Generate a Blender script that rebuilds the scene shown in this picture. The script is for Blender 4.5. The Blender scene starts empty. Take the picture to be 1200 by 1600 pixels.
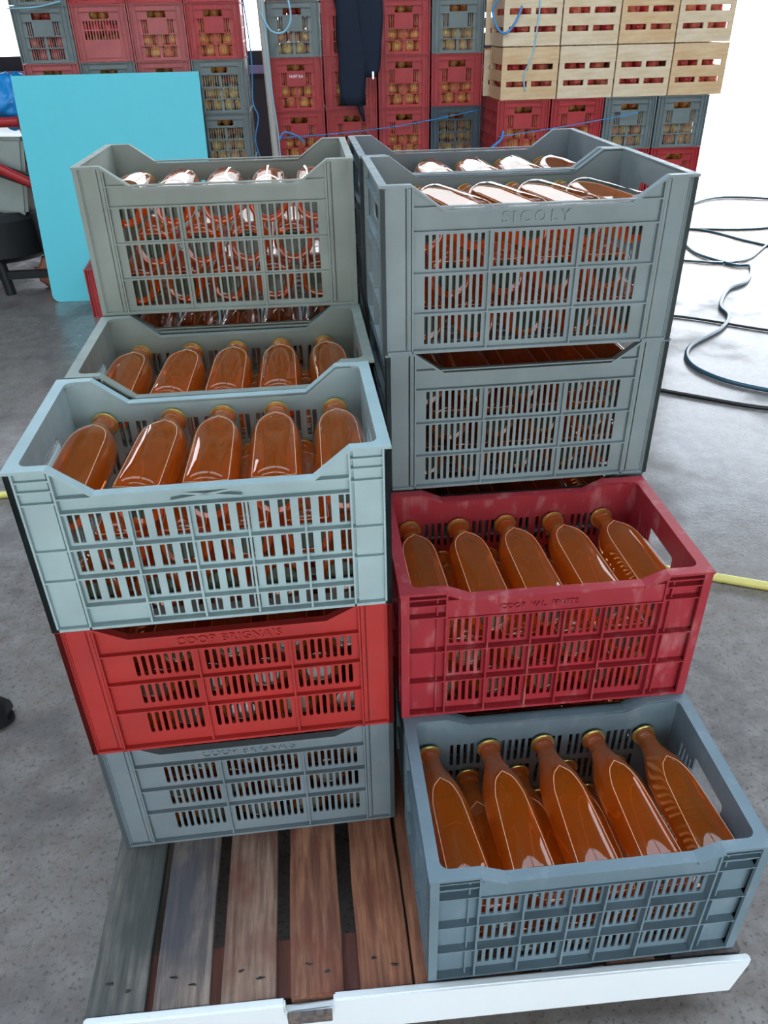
import bpy, bmesh, math, random
from mathutils import Vector, Matrix, Euler
random.seed(7)
PI = math.pi
sc = bpy.context.scene
C = sc.collection

# ------------------------------------------------------------------ camera
cd = bpy.data.cameras.new('camera'); cam = bpy.data.objects.new('camera', cd); C.objects.link(cam)
cam.location = (-0.1230, -0.8483, 1.3457)
cam.rotation_euler = (1.00673, 0.01820, -0.10863)
cd.sensor_fit = 'VERTICAL'; cd.sensor_height = 24.0; cd.lens = 18.211
cd.clip_start = 0.05; cd.clip_end = 200
sc.camera = cam
# ------------------------------------------------------------------ sky, sun, exposure
w = bpy.data.worlds.new('world'); sc.world = w; w.use_nodes = True
nt = w.node_tree; nt.nodes.clear()
out = nt.nodes.new('ShaderNodeOutputWorld'); bg = nt.nodes.new('ShaderNodeBackground')
tc = nt.nodes.new('ShaderNodeTexCoord'); sep = nt.nodes.new('ShaderNodeSeparateXYZ'); rp = nt.nodes.new('ShaderNodeValToRGB')
nt.links.new(tc.outputs['Generated'], sep.inputs[0]); nt.links.new(sep.outputs['Z'], rp.inputs[0])
rp.color_ramp.elements[0].position = 0.0; rp.color_ramp.elements[0].color = (0.97, 0.98, 1.0, 1)
rp.color_ramp.elements[1].position = 0.7; rp.color_ramp.elements[1].color = (0.68, 0.83, 1.0, 1)
nt.links.new(rp.outputs[0], bg.inputs[0]); nt.links.new(bg.outputs[0], out.inputs[0])
bg.inputs[1].default_value = 5.4
sd = bpy.data.lights.new('sun', 'SUN'); sun = bpy.data.objects.new('sun', sd); C.objects.link(sun)
sd.energy = 9.0; sd.angle = math.radians(0.6); sd.color = (1.0, 0.95, 0.86)
SUN_DIR = Vector((-0.50, -0.66, -0.80))
sun.rotation_euler = SUN_DIR.to_track_quat('-Z', 'Y').to_euler()
vs = sc.view_settings
vs.view_transform = 'Standard'; vs.look = 'None'; vs.gamma = 1.0; vs.use_curve_mapping = False
vs.exposure = 0.0
cy = sc.cycles
cy.max_bounces = 14; cy.diffuse_bounces = 4; cy.glossy_bounces = 5; cy.transmission_bounces = 12; cy.transparent_max_bounces = 24
cy.sample_clamp_indirect = 6.0; cy.blur_glossy = 0.5

# ------------------------------------------------------------------ helpers
class MB:
    def __init__(s): s.v = []; s.f = []
    def add(s, vs_, fs):
        n = len(s.v); s.v += [tuple(v) for v in vs_]; s.f += [tuple(i + n for i in f) for f in fs]; return s
    def box(s, x0, x1, y0, y1, z0, z1):
        return s.add([(x0,y0,z0),(x1,y0,z0),(x1,y1,z0),(x0,y1,z0),(x0,y0,z1),(x1,y0,z1),(x1,y1,z1),(x0,y1,z1)],
                     [(0,3,2,1),(4,5,6,7),(0,1,5,4),(1,2,6,5),(2,3,7,6),(3,0,4,7)])
    def prism(s, poly, a, b, axis='y'):        # poly of (u, w) pairs
        def P(u, w_, t): return (u, t, w_) if axis == 'y' else ((t, u, w_) if axis == 'x' else (u, w_, t))
        n = len(poly)
        v = [P(u, q, a) for u, q in poly] + [P(u, q, b) for u, q in poly]
        f = [tuple(range(n)), tuple(range(2*n-1, n-1, -1))] + [(i, i+n, (i+1) % n + n, (i+1) % n) for i in range(n)]
        return s.add(v, f)
    def tube(s, pts, r, n=8, caps=True):
        pts = [Vector(p) for p in pts]; rr = r if isinstance(r, (list, tuple)) else [r]*len(pts)
        V = []; F = []; up = None
        for i, p in enumerate(pts):
            d = (pts[min(i+1, len(pts)-1)] - pts[max(i-1, 0)]).normalized()
            if up is None:
                up = Vector((0,0,1)) if abs(d.z) < .9 else Vector((1,0,0))
            a = (up - d*up.dot(d)).normalized(); up = a; b = d.cross(a)
            for k in range(n):
                t = 2*PI*k/n; V.append(p + (a*math.cos(t) + b*math.sin(t))*rr[i])
        for i in range(len(pts)-1):
            for k in range(n):
                F.append((i*n+k, i*n+(k+1) % n, (i+1)*n+(k+1) % n, (i+1)*n+k))
        if caps: F += [tuple(range(n-1, -1, -1)), tuple((len(pts)-1)*n + k for k in range(n))]
        return s.add(V, F)
    def lathe(s, prof, n=32, axis='y', clampz=None, ax=(1, 1)):   # prof (t along axis, r)
        V = []; F = []
        for j, (t, r) in enumerate(prof):
            for k in range(n):
                a = 2*PI*k/n; x = r*math.cos(a)*ax[0]; z = r*math.sin(a)*ax[1]
                if clampz is not None: z = min(z, clampz(t))
                V.append((x, t, z) if axis == 'y' else (x, z, t))
        m = len(prof)
        for j in range(m-1):
            for k in range(n):
                q = (j*n+k, j*n+(k+1) % n, (j+1)*n+(k+1) % n, (j+1)*n+k)
                F.append(q if axis == 'z' else q[::-1])
        a, b = tuple(range(n)), tuple((m-1)*n+k for k in range(n))
        F += [a[::-1], b] if axis == 'z' else [a, b[::-1]]
        return s.add(V, F)
    def mesh(s, name, mat=None, smooth=False, bevel=0, fix=True):
        me = bpy.data.meshes.new(name); me.from_pydata(s.v, [], s.f)
        bm = bmesh.new(); bm.from_mesh(me)
        if fix: bmesh.ops.recalc_face_normals(bm, faces=bm.faces)
        if bevel:
            bmesh.ops.bevel(bm, geom=[e for e in bm.edges if e.calc_face_angle(0) > .5], offset=bevel, segments=2, affect='EDGES', clamp_overlap=True)
        bm.to_mesh(me); bm.free()
        if mat: me.materials.append(mat)
        if smooth:
            me.polygons.foreach_set('use_smooth', [True]*len(me.polygons))
            if smooth != True: me.set_sharp_from_angle(angle=math.radians(smooth))
        return me

def link(name, me, parent=None, loc=(0,0,0), rot=(0,0,0)):
    o = bpy.data.objects.new(name, me); C.objects.link(o); o.location = loc; o.rotation_euler = rot
    if parent: o.parent = parent
    return o
def tag(o, label=None, cat=None, group=None, kind=None):
    for k, v in (('label', label), ('category', cat), ('group', group), ('kind', kind)):
        if v: o[k] = v
    return o
def empty(name, loc=(0,0,0), rz=0):
    o = bpy.data.objects.new(name, None); C.objects.link(o); o.location = loc; o.rotation_euler = (0,0,rz)
    o.empty_display_size = .05
    return o
def plate(outline, holes, t, name):
    """flat polygon with holes in the XZ plane, thickness t along +Y (y 0..t)"""
    cu = bpy.data.curves.new(name, 'CURVE'); cu.dimensions = '2D'; cu.fill_mode = 'BOTH'; cu.extrude = t/2
    for poly in [outline] + holes:
        sp = cu.splines.new('POLY'); sp.points.add(len(poly)-1); sp.use_cyclic_u = True
        for i, (u, q) in enumerate(poly): sp.points[i].co = (u, q, 0, 1)
    ob = bpy.data.objects.new(name, cu); me = bpy.data.meshes.new_from_object(ob)
    bpy.data.objects.remove(ob); bpy.data.curves.remove(cu)
    me.transform(Matrix(((1,0,0,0),(0,0,-1,t/2),(0,1,0,0),(0,0,0,1))))
    me.name = name
    return me
def rect(x0, x1, z0, z1): return [(x0,z0),(x1,z0),(x1,z1),(x0,z1)]
def oval(x0, x1, z0, z1, c, n=4):
    o = []
    for (cx, cz, a0) in ((x1-c, z1-c, 0), (x0+c, z1-c, 90), (x0+c, z0+c, 180), (x1-c, z0+c, 270)):
        for k in range(n+1):
            a = math.radians(a0 + 90*k/n); o.append((cx+c*math.cos(a), cz+c*math.sin(a)))
    return o
def text_mesh(s, size, depth, name, spacing=1.0, bold=0.0):
    cu = bpy.data.curves.new(name, 'FONT'); cu.body = s; cu.size = size; cu.extrude = depth; cu.align_x = 'CENTER'
    cu.space_character = spacing; cu.resolution_u = 2; cu.offset = bold
    ob = bpy.data.objects.new(name, cu); me = bpy.data.meshes.new_from_object(ob)
    bpy.data.objects.remove(ob); bpy.data.curves.remove(cu)
    me.transform(Matrix.Rotation(PI/2, 4, 'X')); me.name = name
    return me
def setmat(me, m):
    me.materials.clear(); me.materials.append(m); return me

# ------------------------------------------------------------------ materials
def new_mat(name):
    m = bpy.data.materials.new(name); m.use_nodes = True
    return m, m.node_tree, m.node_tree.nodes['Principled BSDF']
def nd(nt, t, **kw):
    n = nt.nodes.new(t)
    for k, v in kw.items():
        if k in n.inputs: n.inputs[k].default_value = v
        else: setattr(n, k, v)
    return n
def mixc(nt, fac, a, b):
    n = nt.nodes.new('ShaderNodeMix'); n.data_type = 'RGBA'
    for i, v in ((0, fac), (6, a), (7, b)):
        if hasattr(v, 'links'): nt.links.new(v, n.inputs[i])
        else: n.inputs[i].default_value = v if not isinstance(v, tuple) or len(v) == 4 else v + (1,)
    return n.outputs[2]
def ramp(nt, src, p0, p1, c0=(0,0,0,1), c1=(1,1,1,1)):
    r = nt.nodes.new('ShaderNodeValToRGB'); e = r.color_ramp.elements
    e[0].position = p0; e[0].color = c0; e[1].position = p1; e[1].color = c1
    nt.links.new(src, r.inputs[0]); return r.outputs[0]
def s2l(c): return tuple(((x/255)/12.92 if x/255 < .04045 else ((x/255+.055)/1.055)**2.4) for x in c)
def noise(nt, scale, detail=4, coord='Object', stretch=None, rough=.55):
    t = nt.nodes.new('ShaderNodeTexCoord'); n = nd(nt, 'ShaderNodeTexNoise', Scale=scale, Detail=detail, Roughness=rough)
    src = t.outputs[coord]
    if stretch:
        mp = nt.nodes.new('ShaderNodeMapping'); mp.inputs['Scale'].default_value = stretch
        nt.links.new(src, mp.inputs[0]); src = mp.outputs[0]
    nt.links.new(src, n.inputs['Vector']); return n.outputs['Fac']
def bump(nt, b, src, strength, dist=.01):
    n = nd(nt, 'ShaderNodeBump', Strength=strength, Distance=dist); nt.links.new(src, n.inputs['Height']); nt.links.new(n.outputs[0], b.inputs['Normal'])
def plastic(name, rgb, scuff=.25, rough=.42, dirt=(150,140,125), lo=.56):
    m, nt, b = new_mat(name); c = s2l(rgb)
    n1 = noise(nt, 7, 5); n2 = noise(nt, 38, 6, stretch=(1, 1, .35))
    base = mixc(nt, ramp(nt, n1, .3, .75), tuple(x*.84 for x in c), tuple(min(1, x*1.12) for x in c))
    f = ramp(nt, n2, lo, lo+.2, (0,0,0,1), (scuff,)*3 + (1,))
    nt.links.new(mixc(nt, f, base, s2l(dirt)), b.inputs['Base Color'])
    nt.links.new(ramp(nt, n2, .3, .8, (rough-.08,)*3+(1,), (rough+.2,)*3+(1,)), b.inputs['Roughness'])
    b.inputs['Specular IOR Level'].default_value = .5
    bump(nt, b, n2, .12, .002)
    return m
def simple(name, rgb, rough=.5, metal=0, spec=.5, bumps=None, var=.12):
    m, nt, b = new_mat(name); c = s2l(rgb)
    n1 = noise(nt, 12, 4)
    nt.links.new(mixc(nt, n1, tuple(x*(1-var) for x in c), tuple(min(1, x*(1+var)) for x in c)), b.inputs['Base Color'])
    b.inputs['Roughness'].default_value = rough; b.inputs['Metallic'].default_value = metal; b.inputs['Specular IOR Level'].default_value = spec
    if bumps: bump(nt, b, noise(nt, bumps[0], 5), bumps[1], .004)
    return m
M = {}
M['sage'] = plastic('sage_grey_plastic', (136,148,140), .15)
M['grey'] = plastic('cool_grey_plastic', (130,146,148), .2)
M['pale'] = plastic('pale_blue_grey_plastic', (160,184,186), .12)
M['slate'] = plastic('slate_blue_grey_plastic', (108,130,140), .25, dirt=(165,170,172))
M['steelgrey'] = plastic('weathered_grey_plastic', (118,132,138), .25)
M['red'] = plastic('bright_red_plastic', (174,50,46), .12, dirt=(120,60,60))
M['crimson'] = plastic('faded_crimson_plastic', (162,46,56), .42, dirt=(200,150,150), lo=.55)
M['bgred'] = plastic('stack_red_plastic', (188,58,62), .2, dirt=(190,120,115))
M['bgpink'] = plastic('sun_faded_red_plastic', (190,98,98), .2, dirt=(200,150,145))
M['bggrey'] = plastic('stack_grey_plastic', (122,136,136), .2)
M['bgdark'] = plastic('dark_blue_grey_plastic', (70,88,100), .2)

def glass_shell():
    m, nt, b = new_mat('clear_bottle_glass'); nt.nodes.remove(b); o = nt.nodes['Material Output']
    tr = nd(nt, 'ShaderNodeBsdfTransparent'); tr.inputs[0].default_value = (.97,.985,.97,1)
    gl = nd(nt, 'ShaderNodeBsdfGlossy', Roughness=.02); fr = nd(nt, 'ShaderNodeFresnel', IOR=1.55)
    ge = nt.nodes.new('ShaderNodeNewGeometry'); inv = nd(nt, 'ShaderNodeMath', operation='SUBTRACT'); inv.inputs[0].default_value = 1
    nt.links.new(ge.outputs['Backfacing'], inv.inputs[1])
    mu = nd(nt, 'ShaderNodeMath', operation='MULTIPLY'); nt.links.new(fr.outputs[0], mu.inputs[0]); nt.links.new(inv.outputs[0], mu.inputs[1])
    mx = nt.nodes.new('ShaderNodeMixShader'); nt.links.new(mu.outputs[0], mx.inputs[0]); nt.links.new(tr.outputs[0], mx.inputs[1]); nt.links.new(gl.outputs[0], mx.inputs[2])
    nt.links.new(mx.outputs[0], o.inputs[0]); return m
M['glass'] = glass_shell()
def base_glass():
    m, nt, b = new_mat('thick_base_glass'); b.inputs['Base Color'].default_value = (.09,.10,.065,1); b.inputs['Roughness'].default_value = .10
    b.inputs['Transmission Weight'].default_value = .5; b.inputs['IOR'].default_value = 1.5
    return m
M['base_glass'] = base_glass()
def juice_mat():
    m, nt, b = new_mat('amber_apple_juice'); o = nt.nodes['Material Output']
    b.inputs['Base Color'].default_value = (1,.93,.80,1); b.inputs['Transmission Weight'].default_value = 1
    b.inputs['IOR'].default_value = 1.34; b.inputs['Roughness'].default_value = .03
    tl = nd(nt, 'ShaderNodeBsdfTranslucent'); tl.inputs[0].default_value = (1,.36,.03,1)
    df = nd(nt, 'ShaderNodeBsdfDiffuse'); df.inputs[0].default_value = (.76,.22,.010,1)
    m1 = nt.nodes.new('ShaderNodeMixShader'); m1.inputs[0].default_value = .45
    nt.links.new(tl.outputs[0], m1.inputs[1]); nt.links.new(df.outputs[0], m1.inputs[2])
    m2 = nt.nodes.new('ShaderNodeMixShader'); m2.inputs[0].default_value = .35
    nt.links.new(b.outputs[0], m2.inputs[1]); nt.links.new(m1.outputs[0], m2.inputs[2])
    va = nd(nt, 'ShaderNodeVolumeAbsorption', Density=20.0); va.inputs['Color'].default_value = (1.0,.48,.0,1)
    nt.links.new(va.outputs[0], o.inputs['Volume'])
    nt.links.new(m2.outputs[0], o.inputs[0]); return m
M['juice'] = juice_mat()
M['meniscus_glint'] = simple('liquid_edge_glint', (232,178,140), .12, 0, 1.0, var=.02)  # pale colour paints the highlight along the liquid edge
M['cap'] = simple('pale_gold_cap_metal', (232,206,120), .25, .8)

def concrete():
    m, nt, b = new_mat('worn_concrete')
    n1 = noise(nt, .9, 5); n2 = noise(nt, 14, 8, rough=.7); n3 = noise(nt, 90, 5, rough=.7); n4 = noise(nt, 2.3, 6)
    c = mixc(nt, ramp(nt, n1, .35, .7), s2l((104,99,97)), s2l((138,129,121)))
    c = mixc(nt, ramp(nt, n2, .4, .75), c, s2l((150,147,144)))
    c = mixc(nt, ramp(nt, n3, .30, .46, (1,1,1,1), (0,0,0,1)), c, s2l((74,70,72)))
    dk = nt.nodes.new('ShaderNodeMix'); 
    c = mixc(nt, ramp(nt, n4, .36, .46, (.55,.55,.55,1), (0,0,0,1)), c, s2l((78,74,75)))
    nt.links.new(c, b.inputs['Base Color'])
    # wet, polished patches: low roughness where the wide noise is high, mostly beyond the pallet
    t = nt.nodes.new('ShaderNodeTexCoord'); sx = nt.nodes.new('ShaderNodeSeparateXYZ'); nt.links.new(t.outputs['Object'], sx.inputs[0])
    far = ramp(nt, sx.outputs['Y'], .0, 1.0)
    wet = ramp(nt, n4, .36, .54, (.42,)*3+(1,), (.07,)*3+(1,))
    mr = nd(nt, 'ShaderNodeMapRange'); mr.inputs['From Min'].default_value = .35; mr.inputs['From Max'].default_value = 1.3
    nt.links.new(sx.outputs['Y'], mr.inputs['Value'])
    r = nt.nodes.new('ShaderNodeMix'); r.data_type = 'FLOAT'
    nt.links.new(mr.outputs[0], r.inputs[0]); r.inputs[2].default_value = .62
    nt.links.new(wet, r.inputs[3]); nt.links.new(r.outputs[0], b.inputs['Roughness'])
    b.inputs['Specular IOR Level'].default_value = .38
    ad = nd(nt, 'ShaderNodeMath', operation='ADD'); nt.links.new(n2, ad.inputs[0]); nt.links.new(n3, ad.inputs[1])
    bump(nt, b, ad.outputs[0], .22, .003)
    return m
M['concrete'] = concrete()
def wood(name, a, bcol, stain=None, amt=.5, rough=.6, gs=(9, .6, 9), fs=(1, .12, 1), fa=.55):
    m, nt, b = new_mat(name)
    g = noise(nt, 9, 8, stretch=gs, rough=.65); big = noise(nt, 4.5, 4, stretch=(1.3, 1, 1)); fine = noise(nt, 60, 4, stretch=fs)
    c = mixc(nt, ramp(nt, g, .38, .62), s2l(a), s2l(bcol))
    c = mixc(nt, ramp(nt, fine, .35, .6, (fa,)*3+(1,), (0,0,0,1)), c, tuple(x*.5 for x in s2l(a)))
    if stain: c = mixc(nt, ramp(nt, big, .44, .60, (0,0,0,1), (amt,)*3+(1,)), c, s2l(stain))
    nt.links.new(c, b.inputs['Base Color']); b.inputs['Roughness'].default_value = rough
    bump(nt, b, g, .6, .004); return m
M['plank_a'] = wood('dark_greenish_grey_wood', (74,76,72), (118,114,106), (52,60,58), .75)
M['plank_b'] = wood('grey_weathered_wood', (96,84,76), (156,140,126), (62,64,74), .8)
M['plank_c'] = wood('grey_brown_wood', (106,82,68), (166,138,118), (104,50,34), .75)
M['plank_d'] = wood('damp_reddish_wood', (116,70,50), (176,124,92), (112,44,24), .85)
M['plank_e'] = wood('reddish_brown_wood', (128,76,52), (184,126,92), (112,58,38), .65)
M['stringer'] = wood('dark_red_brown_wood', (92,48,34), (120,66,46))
M['block'] = wood('dull_brown_pallet_wood', (90,76,62), (120,104,88))  # plain dull brown for pallet blocks, skids and rear stringers
M['poplar'] = wood('pale_poplar_wood', (226,204,168), (244,228,200), (222,190,140), .3, gs=(.5, 4, 4), fs=(.12,1,1), fa=.08)
M['poplar2'] = wood('tan_poplar_wood', (222,186,140), (240,212,170), (205,165,115), .3, gs=(.5, 4, 4), fs=(.12,1,1), fa=.08)
M['white'] = simple('white_painted_board', (232,240,242), .45, var=.03)
M['turq'] = simple('turquoise_sheet', (106,224,238), .38, var=.03)
M['black'] = simple('black_rubber', (22,24,26), .38)
M['hose'] = simple('blue_black_hose', (44,82,100), .3)
M['yellow'] = simple('pale_yellow_hose', (222,212,120), .4)
M['twine'] = simple('blue_twine', (70,150,215), .6)
M['twine2'] = simple('pale_blue_twine', (150,205,225), .6)
M['cloth'] = simple('dark_navy_cloth', (40,48,64), .85, spec=.2, bumps=(30, .5))
M['zip'] = simple('silver_zip_metal', (200,200,205), .3, 1)
M['pole'] = simple('grey_galvanised_tube', (188,182,174), .5, .0)
M['wallm'] = simple('dark_hangar_cladding', (46,44,52), .8)
M['roofm'] = simple('hangar_roof_sheet', (120,118,114), .8)
M['sidewall'] = simple('hangar_side_cladding', (150,148,142), .8)
M['redsteel'] = simple('red_painted_steel', (178,40,44), .4)
M['tank'] = simple('brushed_tank_steel', (168,182,178), .4, .5)
M['dark'] = simple('dark_machine_steel', (32,36,38), .5)
M['bag'] = simple('bright_blue_plastic_bag', (20,150,228), .35, bumps=(20, .8))
M['peach'] = simple('terracotta_coloured_rag', (176,110,88), .8, bumps=(25, .8))
M['girder'] = simple('lilac_grey_girder', (120,112,150), .6)
M['rim_metal'] = simple('frame_steel', (120,120,124), .5)
def apple_mat(name, a, b_, lo=.4):
    m, nt, b = new_mat(name)
    n = noise(nt, 18, 3); nt.links.new(mixc(nt, ramp(nt, n, lo, lo+.22), s2l(a), s2l(b_)), b.inputs['Base Color']); b.inputs['Roughness'].default_value = .3
    return m
APP = [apple_mat('yellow_apple_skin', (246,220,120), (236,170,90)), apple_mat('golden_blush_apple_skin', (244,205,120), (226,120,78)),
       apple_mat('red_apple_skin', (204,44,60), (228,110,90)), apple_mat('pink_red_apple_skin', (214,80,84), (236,150,110))]

# ------------------------------------------------------------------ setting
FZ = -0.144
def struct(name, me, loc=(0,0,0), rot=(0,0,0), label=None):
    o = link(name, me, None, loc, rot); o['kind'] = 'structure'
    if label: o['label'] = label
    return o
struct('floor', MB().box(-7, 14, -7, 30, FZ-.2, FZ).mesh('floor', M['concrete']), label='worn grey concrete floor with wet shiny patches')
struct('ceiling', MB().box(-7, 8.2, -3.5, -.3, 4.6, 4.75).box(-7, 8.2, 1.85, 8.0, 4.6, 4.75).box(-7, -5.0, -.3, 1.85, 4.6, 4.75).box(4.2, 8.2, -.3, 1.85, 4.6, 4.75).box(.1, .35, -.3, 1.85, 4.6, 4.75).mesh('ceiling', M['roofm']), label='hangar roof with two unseen openings added to light the stacks')  # roof openings added out of view to brighten the far stacks
struct('wall_left', MB().box(-7.15, -7, -3.5, 8.0, FZ, 4.6).mesh('wall_left', M['sidewall']), label='side wall of the hangar')
wb = struct('wall_back', MB().box(-7, 3.4, 8.0, 8.15, FZ, 1.12).box(-7, 3.4, 8.0, 8.15, 3.0, 4.6).mesh('wall_back', M['wallm']), label='dark low back wall of the hangar under a long opening')
link('girder', MB().box(-7, 3.4, 7.9, 7.99, .93, 1.0).mesh('girder', M['girder'], bevel=.008), wb)
for x in (-7, -3.4, 3.4):
    link('post', MB().box(x, x+.14, 7.86, 7.99, FZ, 4.6).mesh('post', M['wallm'], bevel=.01), wb)
struct('wall_front_baffle', MB().box(-7, 8.2, -3.65, -3.5, 2.2, 4.6).box(-7, -2.0, -3.65, -3.5, FZ, 2.2).box(2.0, 8.2, -3.65, -3.5, FZ, 2.2).mesh('wall_front_baffle', M['sidewall']), label='unseen front wall added to narrow the light from the front')  # wall added behind the camera to cut light on the crate fronts
struct('wall_right', MB().box(8.05, 8.2, -3.5, 2.0, FZ, 4.6).mesh('wall_right', M['sidewall']), label='right side wall of the hangar beside the open bay')

# ------------------------------------------------------------------ plastic crates holding the bottles
L, W, H = .528, .325, .281
def slots(cols, rows, w, pitch, pad=.002, rnd=0):
    """cols: (x0,x1) cells; rows: (z0,z1)"""
    out_ = []
    for (x0, x1) in cols:
        n = max(1, int((x1-x0+pitch-w)/pitch)); off = (x1-x0-((n-1)*pitch+w))/2
        for (z0, z1) in rows:
            for i in range(n):
                a = x0+off+i*pitch
                out_.append(oval(a, a+w, z0, z1, rnd, 2) if rnd else rect(a, a+w, z0, z1))
    return out_
SPEC = dict(
 T=dict(rec=.011, notch=(.052,.108,.040), rw=.007, ew=.007, fin=.055, vr=(.186,.338), hr=(.245,.207,.139,.070), top=.207,
        slots=slots([(.074,.180),(.191,.332),(.343,.452)], [(.145,.201),(.076,.133),(.014,.064)], .0062, .0118), post=()),
 W=dict(rec=.011, notch=(.052,.108,.040), rw=.006, ew=.007, fin=.055, vr=(.186,.338), hr=(.245,.207,.139,.070), top=.207,
        slots=slots([(.072,.182),(.190,.334),(.342,.456)], [(.143,.203),(.074,.135),(.014,.066)], .0100, .0142), post=()),
 N=dict(rec=.011, notch=(.050,.108,.030), rw=.007, ew=.007, fin=.056, vr=(.208,.358), hr=(.216,.152,.088), top=.216,
        slots=slots([(.100,.202),(.214,.352),(.364,.460)], [(.162,.206),(.100,.143),(.030,.078)], .0068, .0122, rnd=.0033), post=()),
 P=dict(rec=.013, notch=(.058,.112,.044), rw=.009, ew=.018, fin=.060, vr=(.152,.236,.318,.400), hr=(.232,.208,.147,.095,.042), top=.208,
        slots=[], post=(.262,.246,.226,.146,.092)),
 D=dict(rec=.016, notch=(.078,.118,.018), rw=.017, ew=.020, fin=.078, vr=(.150,.225,.281,.352), hr=(.222,.150,.080), top=.222,
        slots=slots([(.082,.148),(.153,.223),(.228,.279),(.284,.350),(.355,.446)], [(.157,.213),(.087,.143),(.018,.073)], .0068, .0128), post=(.266,.252,.226,.150,.080), de=1),
)
px = []
for i in range(14):
    a = .066 + i*.0296
    for k, (z0, z1) in enumerate([(.153,.203),(.101,.142),(.048,.090),(.008,.037)]):
        if k == 3 and i < 3: continue
        px += [rect(a, a+.0076, z0, z1), rect(a+.0104, a+.0180, z0, z1)]
SPEC['P']['slots'] = px
def end_holes(t):
    c = W/2
    if t in ('T', 'W', 'N'): hole = [oval(c-.05, c+.05, .196, .236, .012)]
    elif t == 'P': hole = [oval(c-.058, c+.058, .176, .232, .022)]
    else: hole = [oval(c-.052, c+.052, .195, .232, .006)] + [rect(c+s*(.066+i*.012), c+s*(.066+i*.012)+.006, .170, .214) for s in (-1, 1) for i in range(4)]
    h = slots([(.05, W/2-.008), (W/2+.008, W-.05)], [(.02,.07),(.082,.15)], .0075, .0135)
    return hole + h
CM = {}
def crate_meshes(t, mat):
    key = (t, mat)
    if key in CM: return CM[key]
    s = SPEC[t]; m = M[mat]; n0, n1, nd_ = s['notch']; rec = s['rec']; rt = .0045; th = .003
    f = s['fin']; de = s.get('de')
    path = [(0, H), (n0, H), (n1, H-nd_), (L-n1, H-nd_), (L-n0, H), (L, H)]
    d = {}
    outl = [(.003,0),(L-.003,0),(L-.003,H-.002),(L-n0,H-.002),(L-n1,H-nd_-.002),(n1,H-nd_-.002),(n0,H-.002),(.003,H-.002)]
    me = plate(outl, s['slots'], th, 'front_panel'); me.transform(Matrix.Translation((0, rec, 0))); d['panel'] = setmat(me, m)
    me = plate([(rec+th,.0),(W-rec-th,.0),(W-rec-th,H-.002),(rec+th,H-.002)], end_holes(t), th, 'end_panel')
    me.transform(Matrix.Translation((rec, 0, 0)) @ Matrix(((0,1,0,0),(1,0,0,0),(0,0,1,0),(0,0,0,1)))); me.flip_normals(); d['end'] = setmat(me, m)
    # ribs of a long side
    b = MB(); y0 = .0015 if not de else .002
    ft = .0030
    for x in (f, L-f): b.box(x-ft/2, x+ft/2, y0, rec, 0, (H-.004) if f < n0+.002 else (H-.004-max(0,(f-n0)/(n1-n0)*nd_)))
    top = s['top']
    for x in s['vr']: b.box(x-.0016, x+.0016, y0+.0015, rec, .004, top)
    for z in s['hr']: b.box(f, L-f, y0+.001, rec, z-.0013, z+.0013)
    b.box(.004, L-.004, y0, rec, 0, .005)
    if de:
        b.box(f, L-f, .006, rec, s['hr'][0], H-nd_-.004)
    if t == 'P':
        xc = L/2
        b.prism([(xc-.05, .232), (xc+.05, .218), (xc+.05, .2145), (xc-.05, .2285)], .004, rec)
        b.prism([(xc-.05, .2145), (xc+.05, .2285), (xc+.05, .232), (xc-.05, .218)], .004, rec)
    d['ribs'] = b.mesh('side_ribs', m)
    b = MB()
    for y in (.048, W/2-.004, W/2+.004, W-.048): b.box(.002, rec, y-.0015, y+.0015, .004, .178)
    for z in (.074, .152, .178, .245): b.box(.002, rec, .03, W-.03, z-.0013, z+.0013)
    b.box(.0015, rec, .004, W-.004, 0, .005)
    if t == 'P':
        for z in (.20, .225, .262): b.box(.003, rec, .02, W-.02, z-.0012, z+.0012)
    d['end_ribs'] = b.mesh('end_ribs', m)
    # corner posts, front left and front right
    for nm, sx in (('post_l', 0), ('post_r', 1)):
        b = MB()
        def bb(x0, x1, *a):
            if sx: b.box(L-x1, L-x0, *a)
            else: b.box(x0, x1, *a)
        e = .010 if not de else .005
        bb(.0015, e, .0015, rec, 0, H-.004); bb(.0015, rec, .0015, e*1.4, 0, H-.004)
        if t in ('T', 'W', 'N'):
            bb(e, f-.004, .0075, rec, .004, H-.004)
            bb(.0015, rec-.002, .028, .031, 0, H-.004)
            for k in range(3): bb(f-.012+k*.003, f-.009+k*.003, .0075+.0-k*.0018, rec, .006, H-.006)
            for k in range(2): bb(e, e+.004-k*.002, .0055-k*.002, .008, .006, H-.006)
        else:
            bb(.0015, rec, .036, .039, 0, H-.004)
            for z in s['post']:
                bb(e, f, .003, rec, z-.0013, z+.0013); bb(.003, rec, e, .038, z-.0013, z+.0013)
            if de: bb(f-.016, f-.0135, .008, rec, .004, H-.02)
            else:
                bb(.012, f-.006, .009, rec, .004, H-.004)
        d[nm] = b.mesh('corner_post', m)
    # rim
    b = MB(); rw, ew = s['rw'], s['ew']
    for sgn in (0, 1):
        y0_, y1_ = (0, rw) if not sgn else (W-rw, W)
        if not sgn: y1_ = max(rw, rec+th)
        else: y0_ = W-max(rw, rec+th)
        for (a, c) in zip(path[:-1], path[1:]):
            ex = .0016 if de and a[1] != c[1] else 0
            lo_ = -ex*2 if not sgn else 0; hi_ = ex*2 if sgn else 0
            b.prism([(a[0], a[1]-rt), (c[0], c[1]-rt), (c[0], c[1]), (a[0], a[1])], y0_+lo_, y1_+hi_)
    e2 = max(ew, rec+th); yb = max(rw, rec+th)
    b.box(0, e2, yb, W-yb, H-rt, H); b.box(L-e2, L, yb, W-yb, H-rt, H)
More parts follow.
